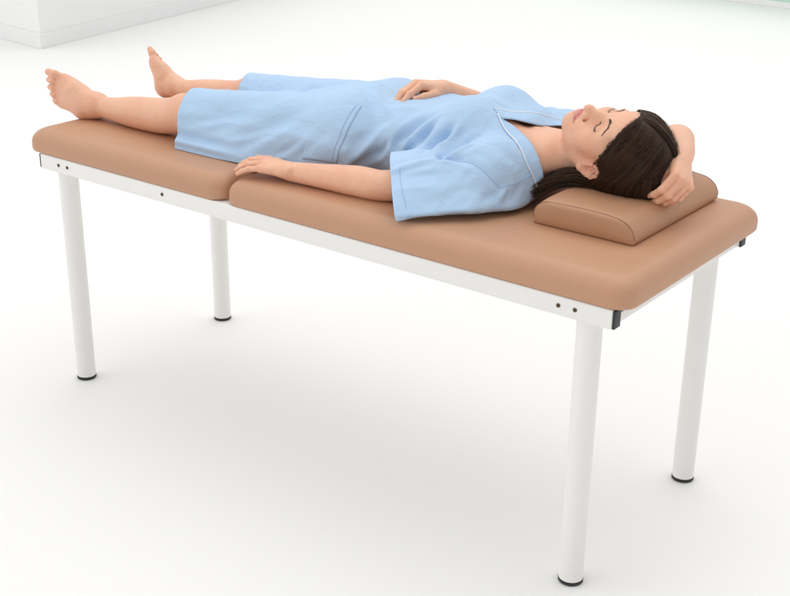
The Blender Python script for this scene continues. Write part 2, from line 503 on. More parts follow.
# ---- head frame: L = her left, U = crown, F = face
def rot_axis(v, ax, ang):
    ax = nrm(ax); return v * math.cos(ang) + np.cross(ax, v) * math.sin(ang) + ax * (ax @ v) * (1 - math.cos(ang))
HS = 1.043
_t = math.radians(7.3)
HU = V(math.cos(_t), 0, math.sin(_t)); HF = V(-math.sin(_t), 0, math.cos(_t)); HLf = V(0, -1, 0)
_tw = math.radians(21.8)                                  # face turned a little towards the near side
HF, HLf = HF * math.cos(_tw) + HLf * math.sin(_tw), HLf * math.cos(_tw) - HF * math.sin(_tw)
_rl = math.radians(2.2)                                 # crown tipped towards the near side
HU, HLf = HU * math.cos(_rl) + HLf * math.sin(_rl), HLf * math.cos(_rl) - HU * math.sin(_rl)
HO = V(.6955, .0618, .9180)
HR = np.stack([HLf, HU, HF])                           # rows: local axes
def h2w(p): return HO + HS * (np.asarray(p, float) @ HR)
def w2h(p): return (np.asarray(p, float) - HO) @ HR.T / HS
class Loc:                                              # a prim given in head coordinates
    def __init__(s, pr): s.pr, s.k, s.op = pr, pr.k * HS, pr.op
    def __call__(s, p): return s.pr((p - HO) @ HR.T / HS) * HS
def chain(pts, rs, k=.012, op=1):
    return [Cone(a, b, r1, r2, k, op) for a, b, r1, r2 in zip(pts, pts[1:], rs, rs[1:])]
def head_prims():
    P = [Ell((0, .040, -.012), (.073, .080, .090), k=.02),
         Ell((0, .045, .022), (.060, .052, .066), k=.025)]
    for s in (1, -1):
        P += [Cone((s * .028, -.008, .032), (s * .019, -.070, .036), .042, .036, .02),
              Ball((s * .043, -.034, .048), .026, .022),
              Cone((s * .051, -.046, .002), (s * .014, -.090, .055), .019, .018, .022)]
    P += [Ball((0, -.0950, .0665), .0200, .018), Ell((0, -.072, .062), (.030, .027, .027), k=.016)]
    for s in (1, -1):
        P += [Cone((s * .013, .014, .077), (s * .044, .012, .062), .0105, .0105, .016)]
    for s in (1, -1):
        P += [Ball((s * .033, -.005, .0955), .0150, .016, -1)]
    P += [Ell((0, -.052, .060), (.036, .026, .030), k=.018)]
    P += [Cone((0, .004, .066), (0, -.040, .080), .0125, .0165, .014), Cone((0, .010, .080), (0, -.038, .0985), .0068, .0090, .012), Ball((0, -.0425, .1015), .0108, .007)]
    for s in (1, -1):
        P += [Ball((s * .0122, -.0468, .0915), .0088, .006), Cone((0, -.046, .102), (s * .004, -.055, .088), .006, .006, .005)]
    for s in (1, -1):
        P += chain([(s * .0172, -.0385, .0865), (s * .0200, -.0455, .0850), (s * .0175, -.0535, .0835)], [.0016, .0020, .0014], .004, -1)
    for s in (1, -1):
        P += [Ball((s * .0315, -.007, .0655), .0142, .004), Ell((s * .0070, -.0560, .0955), (.0038, .0050, .0065), k=.002, op=-1)]
    for s in (1, -1):                                   # crease above and below the closed lid
        P += chain([(s * .018, .001, .0865), (s * .031, .0065, .0855), (s * .045, .001, .0765)], [.0022] * 3, .005, -1)
    for s in (1, -1):
        P += chain([(0, -.0662, .0905), (s * .006, -.0648, .0900), (s * .013, -.0668, .0860), (s * .0235, -.0712, .0765)], [.0058, .0064, .0055, .0030], .003)
        P += chain([(0, -.0775, .0885), (s * .011, -.0768, .0853), (s * .0225, -.0722, .0765)], [.0078, .0070, .0032], .003)
    for s in (1, -1):
        P += chain([(0, -.0716, .0975), (s * .013, -.0715, .0930), (s * .0255, -.0724, .0795)], [.0021, .0021, .0017], .0022, -1)
    P += [Cone((0, -.0555, .0985), (0, -.0610, .0978), .0024, .0022, .006, -1)]
    for s in (1, -1):                                   # ears
        e = .94
        def ep(y, z, x): return (s * (.0705 + (x - .0735) * .85), -.0265 + (y) * e, .005 + z * e)
        P += [Ell(ep(-.002, -.010, .0735), (.009, .028, .017), k=.008)]
        hel = [(.000, .003, .0790), (.012, .0055, .0800), (.022, -.001, .0815), (.0245, -.012, .0835), (.017, -.023, .0865), (.002, -.0275, .0875), (-.013, -.022, .0850), (-.024, -.011, .0810)]
        P += chain([ep(*q) for q in hel], [.0036, .0042, .0044, .0044, .0044, .0042, .0042, .0048], .003)
        P += chain([ep(.013, -.010, .0815), ep(.002, -.018, .0830), ep(-.012, -.0145, .0820)], [.0036, .0042, .0036], .004)
        P += [Ball(ep(-.0265, -.0065, .0785), .0072, .006), Ball(ep(-.009, .004, .0785), .0045, .004),
              Ball(ep(-.002, -.008, .0870), .0072, .004, -1)]
    return [Loc(p) for p in P]
def limb(pts, rs, n=48):
    """one smooth tapering limb through the given stations"""
    P = np.array([list(p) + [r] for p, r in zip(pts, rs)], float); m = len(P); out = []
    Q = np.vstack([2 * P[0] - P[1], P, 2 * P[-1] - P[-2]])
    for u in np.linspace(0, m - 1, n + 1):
        i = min(int(u), m - 2); t = u - i; a, b, c, d = Q[i], Q[i + 1], Q[i + 2], Q[i + 3]
        out.append(.5 * (2 * b + (c - a) * t + (2 * a - 5 * b + 4 * c - d) * t * t + (3 * b - a - 3 * c + d) * t ** 3))
    out = np.array(out)
    return chain([o[:3] for o in out], [o[3] for o in out], 0)
LIPS = [(0, -.0662, .0905), (.013, -.0668, .0860), (.0235, -.0712, .0765), (0, -.0775, .0885), (.011, -.0768, .0853), (.0225, -.0722, .0765)]

# ---- hands
NAILS = []; BLUSH = []
FL = dict(index=(.042, .0255, .021), middle=(.046, .029, .0215), ring=(.043, .0265, .0215), pinky=(.034, .020, .019))
def hand(W, d, l, n, curls, spread, thumb, s=1.0, flare=0):
    d = nrm(d); l = nrm(np.asarray(l) - d * (d @ np.asarray(l, float))); n0 = np.asarray(n, float)
    nn = np.cross(d, l); nn = nn if nn @ n0 > 0 else -nn
    def at(a, b, c=0.0): return W + s * (a * d + b * l + c * nn)
    P = []
    mc = dict(index=((.010, .013), (.079, .0255)), middle=((.010, .005), (.082, .0075)), ring=((.010, -.004), (.077, -.0105)), pinky=((.010, -.012), (.069, -.0265)))
    arch = dict(index=-.001, middle=.002, ring=.001, pinky=-.004)
    first = True
    for f, (o, m) in mc.items():
        P.append(Cone(at(*o, 0), at(*m, arch[f] - .001), .0145 * s, .0098 * s, .010))
    P.append(Cone(at(.02, .002, -.004), at(.062, 0, -.006), .017 * s, .015 * s, .014))
    for f, (o, m) in mc.items():
        b = at(*m, arch[f]); ang = math.radians(spread[f]); dd = d * math.cos(ang) + l * math.sin(ang)
        th = 0; r = {'index': .0086, 'middle': .0088, 'ring': .0083, 'pinky': .0073}[f] * s
        BLUSH.append((b + nn * .006, .010))
        pts, rs = [b], [r * 1.12]
        for i, (L_, c) in enumerate(zip(FL[f], curls[f])):
            th += math.radians(c); di = dd * math.cos(th) - nn * math.sin(th); ni = dd * math.sin(th) + nn * math.cos(th)
            pts.append(pts[-1] + di * L_ * s * (.86 if i == 2 else 1)); rs.append(r * (1.0, .91, .80)[i])
        P += chain(pts, rs, .0028)
        P.append(Ball(pts[1] + 0 * nn, rs[1] * 1.05, .003))
        NAILS.append((pts[-1] + ni * r * .52 - di * .0015, di, ni, r * .62, r * .95))
        BLUSH.append((pts[-1], .012)); BLUSH.append((pts[1], .008))
    tp = [at(*q) for q in thumb]
    P += [Cone(tp[0], tp[1], .0150 * s, .0112 * s, .012)] + chain(tp[1:], [.0108 * s, .0098 * s, .0074 * s][:len(tp) - 1], .004)
    di = nrm(tp[-1] - tp[-2]); ni = nrm(nn * .8 + l * .3 - di * (di @ (nn * .8 + l * .3)))
    NAILS.append((tp[-1] + ni * .0042, di, ni, .0060, .0080))
    BLUSH.append((tp[-1], .012))
    return P
THUMB_REST = [(.012, .014, -.006), (.045, .040, -.012), (.074, .050, -.014), (.096, .050, -.016)]
def foot(A, d, l, H, side, s=1.0, toecurl=12, lift=0.0):
    """A ankle joint, d heel-to-toe, l towards the little toe, H heel ball centre"""
    d = nrm(d); l = nrm(np.asarray(l, float) - d * (d @ np.asarray(l, float))); n = np.cross(d, l) * side
    P = [Ball(H, .0300 * s, .02), Cone(H, A, .027 * s, .0290 * s, .022)]
    B = A - n * .030 * s                                # under the ankle
    def at(a, b, c=0.0): return B + s * (a * d + b * l + c * n)
    # mid foot: instep ridge plus outer border
    P += [Cone(A + n * .002, at(.078, -.012, .016), .0285 * s, .0215 * s, .025),
          Cone(H, at(.085, .026, .000), .024 * s, .0155 * s, .025),
          Cone(H, at(.105, -.020, -.004), .022 * s, .0185 * s, .03)]
    mts = [(.122, -.029), (.126, -.0095), (.120, .0080), (.111, .0240), (.100, .0375)]
    rr = [.0165, .0125, .0120, .0115, .0115]
    for (a, b), r in zip(mts, rr):
        P.append(Cone(at(.055, b * .55, .010), at(a, b, 0), .020 * s, r * s, .016))
    lens = [(.029, .024), (.023, .019), (.020, .017), (.017, .015), (.015, .013)]
    tr = [(.0125, .0132, .0100), (.0090, .0088, .0078), (.0085, .0084, .0074), (.0082, .0080, .0070), (.0080, .0082, .0068)]
    for i, ((a, b), (l1, l2), (r0, r1, r2)) in enumerate(zip(mts, lens, tr)):
        base = at(a, b, .001); sp = (-.02, -.02, -.02, -.02, -.03)[i]
        d1 = nrm(d + l * sp + n * (.10 if i == 0 else .22)); th = math.radians(toecurl + (6 if i else 0))
        d2 = nrm(d1 * math.cos(th) - n * math.sin(th))
        if i: th = math.radians(38); d2 = nrm(d1 * math.cos(th) - n * math.sin(th))
        p1 = base + d1 * l1 * s; p2 = p1 + d2 * l2 * s * .8
        P += chain([base, p1, p2], [r0 * s, r1 * s, r2 * s], .0035)
        ni = nrm(n - d2 * (d2 @ n))
        NAILS.append((p2 + ni * r2 * .62 * s - d2 * .001, d2, ni, r2 * .62 * s, r2 * .8 * s))
        BLUSH.append((p2, .014)); BLUSH.append((base, .014))
    # malleoli
    P += [Ball(A + l * .022 * s + V(-.002, 0, 0), .0110 * s, .014), Ball(A - l * .019 * s, .0105 * s, .014)]
    # achilles
    BLUSH.append((np.array(H), .03))
    return P
# ---- skeleton (metres; x towards the head, y away from the near edge, z up)
sh_n, el_n, wr_n = V(.455, -.115, .862), V(.245, -.213, .808), V(-.030, -.252, .800)
sh_f = V(.462, .225, .866)
torso = [Cone((.02, -.035, .868), (.02, .115, .868), .092, .092, .05), Cone((.17, -.005, .862), (.17, .095, .862), .080, .080, .06),
         Cone((.31, -.015, .866), (.31, .115, .866), .090, .090, .06), Cone((.42, -.02, .868), (.42, .13, .868), .074, .074, .05),
         Ball((.352, -.026, .925), .062, .03), Ball((.352, .130, .925), .062, .03),
         Cone((.43, .0, .925), (.53, .020, .886), .032, .036, .03), Ball((.462, -.105, .862), .048, .04), Ball((.466, .215, .862), .048, .04),
         Cone((.478, -.09, .868), (.535, .020, .872), .042, .045, .04), Cone((.478, .21, .868), (.535, .10, .872), .042, .045, .04)]
clav = [Cone((.487, .045, .926), (.497, -.075, .900), .0085, .0085, .016), Cone((.487, .080, .926), (.497, .19, .900), .0085, .0085, .016)]
neck = [Cone((.49, .060, .880), (.625, .064, .882), .054, .052, .03), Cone((.488, .050, .922), (.640, .008, .893), .010, .014, .018),
        Cone((.488, .074, .922), (.640, .125, .893), .010, .014, .018), Ball((.592, .062, .927), .017, .02)]
G_TRUNK = torso + neck + clav + head_prims()
hip_n, kn_n, an_n = V(.02, -.050, .860), V(-.515, -.135, .851), V(-.893, -.140, .812)
hip_f, kn_f, an_f = V(.02, .130, .860), V(-.560, .166, .836), V(-.905, .185, .807)
G_LEGN = limb([hip_n, (-.25, -.095, .852), (-.46, -.130, .846), (-.53, -.134, .839), (-.62, -.134, .8235), (-.73, -.136, .8165), (-.82, -.138, .8115), an_n],
              [.088, .0665, .0560, .0515, .0500, .0445, .0335, .0285]) + [Ball((-.525, -.135, .860), .036, .03)]
G_FOOTN = foot(an_n, (-.83, -.42, .36), (-.15, -.45, -.88), V(-.935, -.146, .801), 1, 1.05)
G_LEGF = limb([hip_f, (-.25, .148, .848), (-.49, .162, .836), (-.57, .167, .829), (-.65, .171, .8195), (-.75, .176, .8135), (-.84, .181, .8080), an_f],
              [.088, .0665, .0550, .0505, .0480, .0425, .0320, .0280]) + [Ball((-.57, .166, .846), .036, .03)]
G_FOOTF = foot(an_f, (-.66, .28, .66), (-.23, .90, -.42), V(-.945, .183, .804), -1, .90)
G_ARMN = limb([sh_n, .5 * sh_n + .5 * el_n, el_n, el_n + .30 * (wr_n - el_n), el_n + .7 * (wr_n - el_n), wr_n], [.046, .042, .0375, .0375, .0295, .0240]) + [
          Ball(wr_n + V(.012, -.018, .009), .008, .014)]
cN = dict(index=(15, 15, 8), middle=(16, 16, 8), ring=(16, 16, 8), pinky=(14, 14, 8))
spN = dict(index=7, middle=2, ring=-4, pinky=-11)
G_ARMN += hand(wr_n + V(-.006, 0, 0), (-.985, -.085, .05), (.085, -.985, 0), (0, 0, 1), cN, spN, THUMB_REST) if False else hand(wr_n + V(-.006, 0, .001), (-.985, -.085, .10), (-.085, .985, .12), (0, -.12, 1), cN, spN, THUMB_REST)
# right arm laid over the belly
wr_b, el_b = V(.163, .118, .971), V(.270, .355, .850)
G_ARMB = limb([sh_f + V(-.02, .01, 0), el_b + V(.015, -.012, .004), el_b + .25 * (wr_b - el_b), el_b + .7 * (wr_b - el_b), wr_b], [.045, .040, .0385, .0295, .0240])
cB = dict(index=(40, 16, 8), middle=(42, 18, 8), ring=(44, 18, 8), pinky=(44, 18, 8))
spB = dict(index=8, middle=2, ring=-5, pinky=-12)
G_ARMB += hand(wr_b, (-.38, -.87, .26), (.91, -.38, .06), (0, .2, 1), cB, spB, [(.012, .014, -.006), (.042, .034, -.016), (.074, .042, -.026), (.098, .040, -.036)])
# arm folded up behind the head
wr_h, el_h = V(.840, .100, .903), V(.748, .274, .906)
G_ARMH = limb([(.47, .235, .862), (.61, .275, .866), (.70, .290, .884), el_h, el_h + V(.030, -.055, .006), el_h + .65 * (wr_h - el_h) + V(.006, 0, .004), wr_h], [.045, .042, .040, .0375, .0365, .0295, .0235])
cH = dict(index=(74, 38, 22), middle=(76, 36, 22), ring=(78, 34, 20), pinky=(80, 30, 18))
spH = dict(index=3, middle=1, ring=-2, pinky=-5)
G_ARMH += hand(wr_h, (.50, -.80, -.25), (-.60, -.42, .60), (.57, .19, .69), cH, spH, [(.012, .014, -.008), (.036, .026, -.024), (.052, .020, -.044), (.062, .012, -.060)])
GROUPS = [G_TRUNK, G_LEGN + G_FOOTN, G_LEGF + G_FOOTF, G_ARMN, G_ARMB, G_ARMH]
import time as _time
_t0 = _time.time()
bv, bq = mesh_sdf(GROUPS, (-1.20, -.42, .72), (1.0, .48, 1.09), H_BODY)
# soft flesh flattens where it lies on the couch
zf = ZT + .0015
low = bv[:, 2] < zf + .006
bv[low, 2] = np.where(bv[low, 2] < zf, zf + (bv[low, 2] - zf) * .02, bv[low, 2])
print('body', len(bv), len(bq), round(_time.time() - _t0, 1), 's')
bq = fill_holes(bq)
body = from_arrays('person', bv, bq, M_SKIN)
tag(body, 'dark haired woman in a pale blue gown lying on her back on the tan couch', 'person')
def paint(o, v):
    c = np.tile(V(.86, .530, .365), (len(v), 1))
    def mix(c, col, w): return c + (V(*col) - c) * w[:, None]
    for p, r in BLUSH:
        near = np.abs(v - p).max(1) < r * 2.5
        w = np.zeros(len(v)); w[near] = .45 * np.exp(-((v[near] - p) ** 2).sum(1) / r ** 2)
        c = mix(c, (.80, .40, .275), w)
    for p, r in (((.50 - 1.03, -.135, .91), .05), ((-.575, .166, .89), .045), ((.245, -.25, .80), .03)):
        c = mix(c, (.78, .42, .28), .35 * np.exp(-((v - V(*p)) ** 2).sum(1) / r ** 2))
    hsel = np.linalg.norm(v - HO, axis=1) < .2
    q = w2h(v[hsel]); qa = q.copy(); qa[:, 0] = np.abs(qa[:, 0])
    ch = c[hsel]
    for p, r, col, a in (((.042, -.038, .065), .022, (.80, .40, .29), .5), ((0, -.045, .11), .014, (.80, .42, .29), .45), ((.032, -.006, .078), .013, (.70, .38, .27), .55),
                         ((0, -.092, .085), .016, (.82, .44, .31), .4), ((.084, -.028, .000), .03, (.78, .38, .27), .6)):
        ch = mix(ch, col, a * np.exp(-((qa - V(*p)) ** 2).sum(1) / r ** 2))
    up = chain([V(*LIPS[0]), V(.006, -.0648, .0900), V(*LIPS[1]), V(*LIPS[2])], [.0058, .0064, .0055, .0030]); lo = chain([V(*a) for a in LIPS[3:6]], [.0068, .006, .0026])
    dl = np.min([p(qa) for p in up + lo], axis=0)
    ch = mix(ch, (.62, .205, .205), np.clip((.0018 - dl) / .0012, 0, 1) * .92)
    c[hsel] = ch
    for p, di, ni, wd, ln in NAILS:
        near = np.nonzero(np.abs(v - p).max(1) < .016)[0]
        if not len(near): continue
        e = v[near] - p; sd = np.cross(di, ni)
        m = ((e @ di) / ln) ** 2 + ((e @ sd) / wd) ** 2 + ((e @ ni) / .006) ** 2
        w = np.clip((1.1 - m) * 4, 0, 1) * .6
        c[near] = mix(c[near], (.88, .54, .46), w)
    a = o.data.color_attributes.new('Col', 'FLOAT_COLOR', 'POINT')
    a.data.foreach_set('color', np.concatenate([c, np.ones((len(c), 1))], 1).astype(np.float32).ravel())
paint(body, bv)
def grad(prims, p, e=.001):
    g = np.stack([ev_group(prims, p + e * a) - ev_group(prims, p - e * a) for a in np.eye(3)], 1)
    return g / (np.linalg.norm(g, axis=1)[:, None] + 1e-9)
def project(prims, p, off=0.0, it=5):
    p = np.array(p, float)
    for _ in range(it): p = p - grad(prims, p) * (ev_group(prims, p) - off)[:, None]
    return p
HEADP = head_prims()
def join_tubes(name, tubes, mat, parent):
    vs, qs, o = [], [], 0
    for v, q in tubes: vs.append(v); qs.append(q + o); o += len(v)
    return from_arrays(name, np.concatenate(vs), np.concatenate(qs), mat, parent)

# ---- eyebrows and lashes
for s in (1, -1):
    T = []
    base = V((0.013, .0125, .09), (.024, .0180, .09), (.036, .0195, .083), (.051, .0120, .070)); base[:, 0] *= s
    tt = np.linspace(0, 1, 60)
    cx = np.stack([np.interp(tt, [0, .33, .66, 1], base[:, i]) for i in range(3)], 1)
    cw = h2w(cx); cw = project(HEADP, cw, .0004)
    B3 = []
    for k in range(150):
        t = rng.random() ** .9; i = min(int(t * 59), 58)
        wdt = (.0034 * (1 - t) + .0011) * HS
        p0 = cw[i] + HU * rng.uniform(-1, 1) * wdt * .75 + (cw[i + 1] - cw[i]) * rng.random()
        dr = nrm(nrm(cw[min(i + 3, 59)] - cw[max(i - 3, 0)]) + HU * (.75 * (1 - t) ** 2 - .10 + rng.normal() * .12))
        L_ = rng.uniform(.006, .010) * (1 - .35 * t)
        B3.append(np.stack([p0, p0 + dr * L_ * .5, p0 + dr * L_]))
    B3 = project(HEADP, np.concatenate(B3), .0005, 3).reshape(-1, 3, 3)
    for pts in B3: T.append(tube_arrays(pts, .00021, 3, [1, .85, .3]))
    join_tubes('eyebrow', T, M_BROW, body)
    T = []
    arc = np.stack([V(s * (.0315 + .0150 * math.cos(a)), -.0075 - .0062 * math.sin(a) , .079) for a in np.linspace(0.02, math.pi - .02, 30)])
    aw = project(HEADP, h2w(arc), .0003)
    T.append(tube_arrays(aw, .0010, 5, np.concatenate([np.linspace(.5, 1, 8), np.ones(14), np.linspace(1, .5, 8)])))
    for k in range(64):
        i = rng.integers(1, 28); p0 = aw[i]
        out = nrm(-HU * .75 + HF * .65 + HLf * s * (aw[i] - aw[15]) @ (HLf * s) * 45)
        L_ = rng.uniform(.003, .0048)
        pts = [p0, p0 + out * L_ * .55 , p0 + out * L_ + HF * .0012]
        T.append(tube_arrays(np.array(pts), .00030, 3, [1, .8, .25]))
    join_tubes('eyelashes', T, M_BROW, body)

# ---- hair: a soft mass plus strands combed over it
HAIR = [Loc(Ell((0, .044, -.014), (.0785, .0865, .0955), k=.02)), Loc(Ell((0, .040, -.012), (.0760, .0830, .0930), k=.02)), Loc(Ell((0, .045, .022), (.0628, .0548, .0688), k=.025)),
        Loc(Cone((.028, -.004, .032), (.026, -.024, .030), .0448, .0446, .02)), Loc(Cone((-.028, -.004, .032), (-.026, -.024, .030), .0448, .0446, .02)), Loc(Ell((.028, .0, -.055), (.054, .062, .045), k=.03)), Loc(Ell((.030, .055, -.055), (.050, .060, .050), k=.03)), Loc(Ell((-.028, .0, -.055), (.054, .062, .045), k=.03)),
        Cone((.690, .050, .850), (.640, .022, .846), .020, .016, .02), Cone((.640, .022, .846), (.585, -.016, .836), .016, .012, .02), Cone((.585, -.016, .836), (.548, -.038, .808), .012, .010, .02),
        Loc(Ell((0, -.036, .085), (.0830, .1080, .0800), k=.007, op=-1)), Loc(Ell((.070, .002, .062), (.030, .032, .029), k=.006, op=-1)), Loc(Ell((-.070, .002, .062), (.030, .032, .029), k=.006, op=-1)),
        Loc(Ell((.080, -.028, .014), (.022, .038, .030), k=.006, op=-1)), Loc(Ell((-.080, -.028, .014), (.022, .038, .030), k=.006, op=-1))]
HAIRS = HAIR[:8]
def hair_surf(q, off):                                 # push head-space points onto the cap
    w = project(HAIRS, h2w(q), 0, 4)
    g = grad(HAIRS, w)
    return w + g * off[:, None]
hv, hq = mesh_sdf([HAIR], (.50, -.14, .78), (.90, .24, 1.06), .003)
hv = hv.copy()
low = hv[:, 2] < .0
vs, qs, o_ = [hv], [hq], len(hv); hc = [np.full(len(hv), .25)]
tubes = []
def bez(a, b, c, t): return (1 - t)[:, None] ** 2 * a + 2 * ((1 - t) * t)[:, None] * b + t[:, None] ** 2 * c
tt = np.linspace(0, 1, 15)
front, crown = V(.006, .078, .072), V(-.012, .134, -.010)
Qs, Offs, Wob, Rad, TONE = [], [], [], [], []
for side, num in ((1, 3600), (-1, 1300)):
    GJ = rng.normal(size=(130, 3)) * .006; GO = np.abs(rng.normal(size=130)) * .0018; GW_ = rng.uniform(0, 6, 130); GT = rng.random(130)
    for k in range(num):
        f = rng.random() ** 1.15; gi_ = int(f * 129.9)
        st = front + (crown - front) * f + V(side * abs(rng.normal()) * .004, rng.normal() * .002, 0)
        if side < 0:                                    # beyond the parting the hair is combed straight back
            u = rng.random() ** 1.3
            st = np.array([np.interp(u, [0, .5, 1], [-.002, -.050, -.069]), np.interp(u, [0, .5, 1], [.077, .044, -.002]), np.interp(u, [0, .5, 1], [.073, .060, .018])]) + rng.normal(size=3) * .002
            gi_ = int(u * 129.9); j = GJ[gi_] * .7 + rng.normal(size=3) * .0014; TONE.append(.60 * GT[gi_] ** 1.3 + .50 * rng.random() ** 2)
            Qs.append(bez(st, V(-.016 - .075 * u, .140 - .080 * u, .040) + j, V(-.012 - .060 * u, .128 - .06 * u, -.080) + j, tt))
            Offs.append((rng.uniform(-.0010, .0022) + GO[gi_]) * np.minimum(1, tt * 4 + .05) + .0010 * np.minimum(1, tt * 6) - .0004)
            Wob.append(np.sin(tt * 5 + rng.uniform(0, 6)) * .0006); Rad.append(rng.uniform(.0004, .00075)); continue
        if rng.random() < .40 and f < .5:               # roots along the hairline itself
            u = rng.random()
            st = np.array([side * np.interp(u, [0, .5, 1], [-.012, .050, .069]), np.interp(u, [0, .5, 1], [.074, .044, -.002]), np.interp(u, [0, .5, 1], [.0745, .060, .018])]) + rng.normal(size=3) * .0015
            f = .30 * (1 - u)
        en = V(side * .064, -.060, -.052) * (1 - f) + V(side * .040, .112, -.088) * f
        mid = V(side * .100, .030, .022) * (1 - f) + V(side * .085, .120, -.030) * f
        j = GJ[gi_] + rng.normal(size=3) * .0014; TONE.append(.60 * GT[gi_] ** 1.3 + .50 * rng.random() ** 2)
        Qs.append(bez(st, mid + j * 1.4, en + j, tt))
        Offs.append((rng.uniform(-.0010, .0022) + GO[gi_]) * np.minimum(1, tt * 4 + .05) + .0010 * np.minimum(1, tt * 6) - .0004)
        Wob.append(np.sin(tt * 4 + GW_[gi_]) * .0022 * tt + np.sin(tt * 6 + rng.uniform(0, 6)) * .0006); Rad.append(rng.uniform(.00035, .00065))
W_ = hair_surf(np.concatenate(Qs), np.concatenate(Offs)).reshape(len(Qs), 15, 3) + np.array(Wob)[:, :, None] * HU
tp_ = np.concatenate([np.linspace(.55, 1, 4), np.ones(8), np.linspace(1, .4, 3)])
for w, r in zip(W_, Rad): tubes.append(tube_arrays(w, r, 3, tp_))
BH = []
for k in range(230):
    u = rng.random() ** .8
    p = np.array([np.interp(u, [0, .5, 1], [.004, .049, .068]), np.interp(u, [0, .5, 1], [.074, .041, -.006]), np.interp(u, [0, .5, 1], [.073, .060, .018])])
    d_ = nrm(V(.35 + .5 * u, -.25 - .6 * u, -.75) + rng.normal(size=3) * .22); L_ = rng.uniform(.008, .018)
    p = p + V(0, .002, -.004) + V(0, -.0025, .0035) * rng.random() + rng.normal(size=3) * .001
    BH.append(np.stack([p + d_ * L_ * t for t in np.linspace(0, 1, 6)]))
bh_ = np.concatenate(BH); bo_ = np.tile(np.array([.0001, .0008, .0015, .002, .0022, .0022]), len(BH))
bw_ = project(HEADP + HAIRS, h2w(bh_), bo_, 4).reshape(-1, 6, 3)
for w in bw_: tubes.append(tube_arrays(w, .00024, 3, [.8, 1, 1, .9, .7, .3])); TONE.append(rng.random())
for k in range(150):                                    # a few loose hairs
    i = rng.integers(len(W_)); w = W_[i].copy(); t_ = np.linspace(0, 1, len(w))
    w += np.outer(np.sin(t_ * np.pi) * rng.uniform(.002, .006), nrm(w[len(w) // 2] - HO)) + np.outer(t_ ** 2 * .008, rng.normal(size=3))
    tubes.append(tube_arrays(w, .00028, 3, tp_)); TONE.append(rng.random())
# the tail of hair falling beside the neck
for k in range(620):
    r0 = np.clip(rng.normal(size=2), -1.8, 1.8) * .0105; a0 = rng.uniform(0, 1)
    P_ = V((.715, .040, .852), (.672, .022, .852), (.622, .000, .855), (.575, -.030, .840), (.540, -.050, .806))
    P_ = P_ + np.stack([np.zeros(5), r0[0] * V(.8, 1, 1.1, 1.2, 1.3), r0[1] * V(.7, 1, 1, .9, .7)], 1)
    P_[:, 0] += rng.normal() * .006
    ts = np.linspace(0, 4, 15); w = np.stack([np.interp(ts, range(5), P_[:, i]) for i in range(3)], 1)
    for _ in range(2): w[1:-1] = (w[:-2] + 2 * w[1:-1] + w[2:]) / 4
    w[:, 1] += np.sin(ts * 1.6 + a0 * 6) * .004; w[:, 2] += np.sin(ts * 1.3 + a0 * 9) * .002
    w[:, 2] = np.maximum(w[:, 2], ZT + .004)
    tubes.append(tube_arrays(w, rng.uniform(.0005, .0009), 3, np.concatenate([np.linspace(.55, 1, 4), np.ones(7), np.linspace(1, .25, 4)])))
for v, q in tubes: hc.append(np.full(len(v), TONE[len(hc) - 1] if len(hc) - 1 < len(TONE) else rng.random() ** 1.8)); vs.append(v); qs.append(q + o_); o_ += len(v)
print('hair strands', round(_time.time() - _t0, 1))
hair = from_arrays('hair', np.concatenate(vs), np.concatenate(qs), M_HAIR, body)
hc = np.concatenate(hc); at_ = hair.data.attributes.new('tone', 'FLOAT', 'POINT'); at_.data.foreach_set('value', hc.astype(np.float32))
